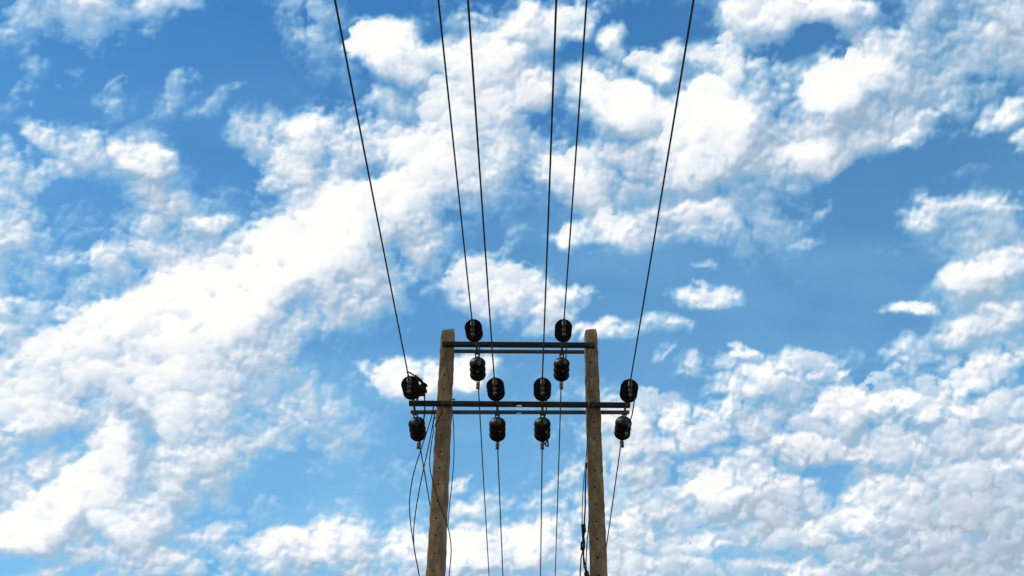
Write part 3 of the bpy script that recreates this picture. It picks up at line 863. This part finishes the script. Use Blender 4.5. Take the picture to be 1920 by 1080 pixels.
# loop at the rear of the fourth conductor
wire("wire_tail", [(1026,812,.55),(1026.5,824,.68),(1028,834,.74),(1026.5,837,.76),(1022.5,833,.76),(1019,828,.74)], .009,
     "short looped wire end below the rear insulator nearer the right pole", "wire")

LW = "loose cables hanging at the left pole"
wire("loose_cable", [(813,763,-.12),(809,782,-.14),(801,808,-.16),(790,841,-.18),(776,886,-.2),(769,926,-.2),(768,958,-.2),(772,998,-.2),(779,1042,-.2),(787,1086,-.2),(800,1180,-.2),(812,1300,-.16)], .0058,
     "loose cable bowing furthest out to the left of the left pole", "cable", LW, M_RUBBER)
wire("loose_cable", [(815,775,-.12),(812,792,-.14),(806,824,-.15),(797,866,-.17),(787,914,-.18),(780,955,-.18),(776.3,985,-.18),(775.5,1008,-.19),(776.5,1028,-.215),(780,1048,-.22),(786,1080,-.225),(799,1176,-.22),(811,1300,-.18)], .0058,
     "second loose cable beside the left pole, joining the outermost one lower down", "cable", LW, M_RUBBER)
wire("loose_cable", [(816,782,-.12),(813,790,-.13),(811.8,800,-.13),(812.5,810,-.14),(809,830,-.14),(805.8,858,-.15),(806.5,880,-.15),(811,900,-.15),(818,926,-.15),(826,950,-.15),(833,968,-.16),(840,990,-.15),(844,1008,-.13),(845.8,1034,-.12),(843,1070,-.12),(838,1110,-.14)], .0055,
     "thin cable crossing the face of the left pole and bowing out on its right", "cable", LW, M_RUBBER)
wire("loose_cable", [(812.5,762,-.12),(811.5,770,-.13),(812.5,776,-.13),(816,768,-.13)], .006, "short kinked cable end under the lower crossarm at the left pole", "cable", LW, M_RUBBER)
wire("earth_wire", [(836.5,655,-.12),(837,668,-.105),(838.5,690,-.108),(842,716,-.11),(845.5,742,-.125),(847,752,-.185),(847.5,763,-.185),(848.5,775,-.13),(850.5,800,-.10),(851.3,840,-.08),(850,876,-.06),(847,910,-.03),(843,946,.0),(840,985,.03)], .0050,
     "thin wire running down the left pole over the lower crossarm and off its right edge", "wire", None, M_STEEL2)
wire("earth_wire", [(1105.3,678,-.10),(1105,700,-.10),(1104.6,728,-.105),(1104.3,750,-.125),(1104.2,757,-.185),(1104,767,-.185),(1103.6,780,-.12),(1102.5,800,-.115),(1101.2,826,-.115),(1100,846,-.11),(1098,868,-.10),(1095.5,890,-.09),(1093,925,-.08),(1091.5,960,-.08),(1091.8,986,-.08)], .0048,
     "thin wire running down the right pole to the upper cable connector", "wire", None, M_STEEL2)

def connector(px, py, off, w, h, label, twist):
    p = at(px, py, off)
    root = empty("cable_connector", p, label, "cable connector", "black connectors on the cables at the right pole")
    bm = bmesh.new()
    for s in (-1, 1):
        box(bm, (s * w / 2 - (w / 2 - .001 if s > 0 else 0) , -.018, -h / 2 + (.008 if s > 0 else 0)), (s * w / 2 + (w / 2 - .001 if s < 0 else 0), .018, h / 2 - (.008 if s < 0 else 0)))
    bmesh.ops.bevel(bm, geom=bm.edges[:], offset=.004, segments=2, affect='EDGES')
    obj("body", bm, M_RUBBER, root, False)
    bm = bmesh.new()
    tube(bm, [(w * .18, -.032, 0), (w * .18, .030, 0)], .006, 6); prism_hex(bm, (w * .18, -.026, 0), (0, 1, 0), .011, .010)
    obj("bolt", bm, M_IRON, root, False)
    root.rotation_euler = (0, twist, 0)
connector(1094.2, 990.5, -.08, .046, .100, "upper black connector block on the cables left of the right pole", R(-4))
connector(1092.8, 1023.5, -.08, .048, .090, "middle black connector block on the cables left of the right pole", R(3))
connector(1100.5, 1079, -.10, .050, .080, "lowest black connector block at the bottom edge beside the right pole", R(-10))
RG = "loose cables hanging at the right pole"
wire("loose_cable", [(1100,868,-.08),(1098.5,890,-.08),(1097.3,925,-.08),(1097.3,950,-.08),(1096,972,-.08),(1095.5,986,-.08)], .0085, "thicker cable entering the upper connector beside the right pole", "cable", RG, M_RUBBER)
wire("loose_cable", [(1094.5,994,-.08),(1093,1004,-.08),(1093.8,1010,-.08),(1093,1018,-.08)], .014, "short thick cable joining the upper and middle connectors", "cable", RG, M_RUBBER)
wire("loose_cable", [(1096.5,998,-.07),(1095,1006,-.07),(1096,1014,-.07),(1096,1022,-.07)], .006, "thin cable arched between the upper and middle connectors", "cable", RG, M_RUBBER)
wire("loose_cable", [(1092.5,1026,-.08),(1092,1036,-.08),(1089.5,1046,-.08),(1089,1056,-.08),(1087.7,1080,-.08),(1086,1160,-.08)], .0072, "cable leaving the middle connector on its left", "cable", RG, M_RUBBER)
wire("loose_cable", [(1094.5,1030,-.08),(1094,1045,-.08),(1095.2,1062,-.08),(1098,1076,-.09),(1097,1160,-.09)], .0085, "cable running from the middle connector to the lowest one", "cable", RG, M_RUBBER)
wire("loose_cable", [(1104,975,.02),(1102.8,992,.0),(1101.2,1012,-.03),(1099.5,1038,-.05),(1098.8,1060,-.07),(1101,1078,-.09)], .006, "thin cable from behind the right pole to the lowest connector", "cable", RG, M_RUBBER)
wire("loose_cable", [(1093,1034,-.07),(1092,1038,-.07),(1094,1040,-.07),(1096.5,1054,-.07),(1099,1066,-.08),(1102,1074,-.09)], .005, "thin twisted cable below the middle connector", "cable", RG, M_RUBBER)
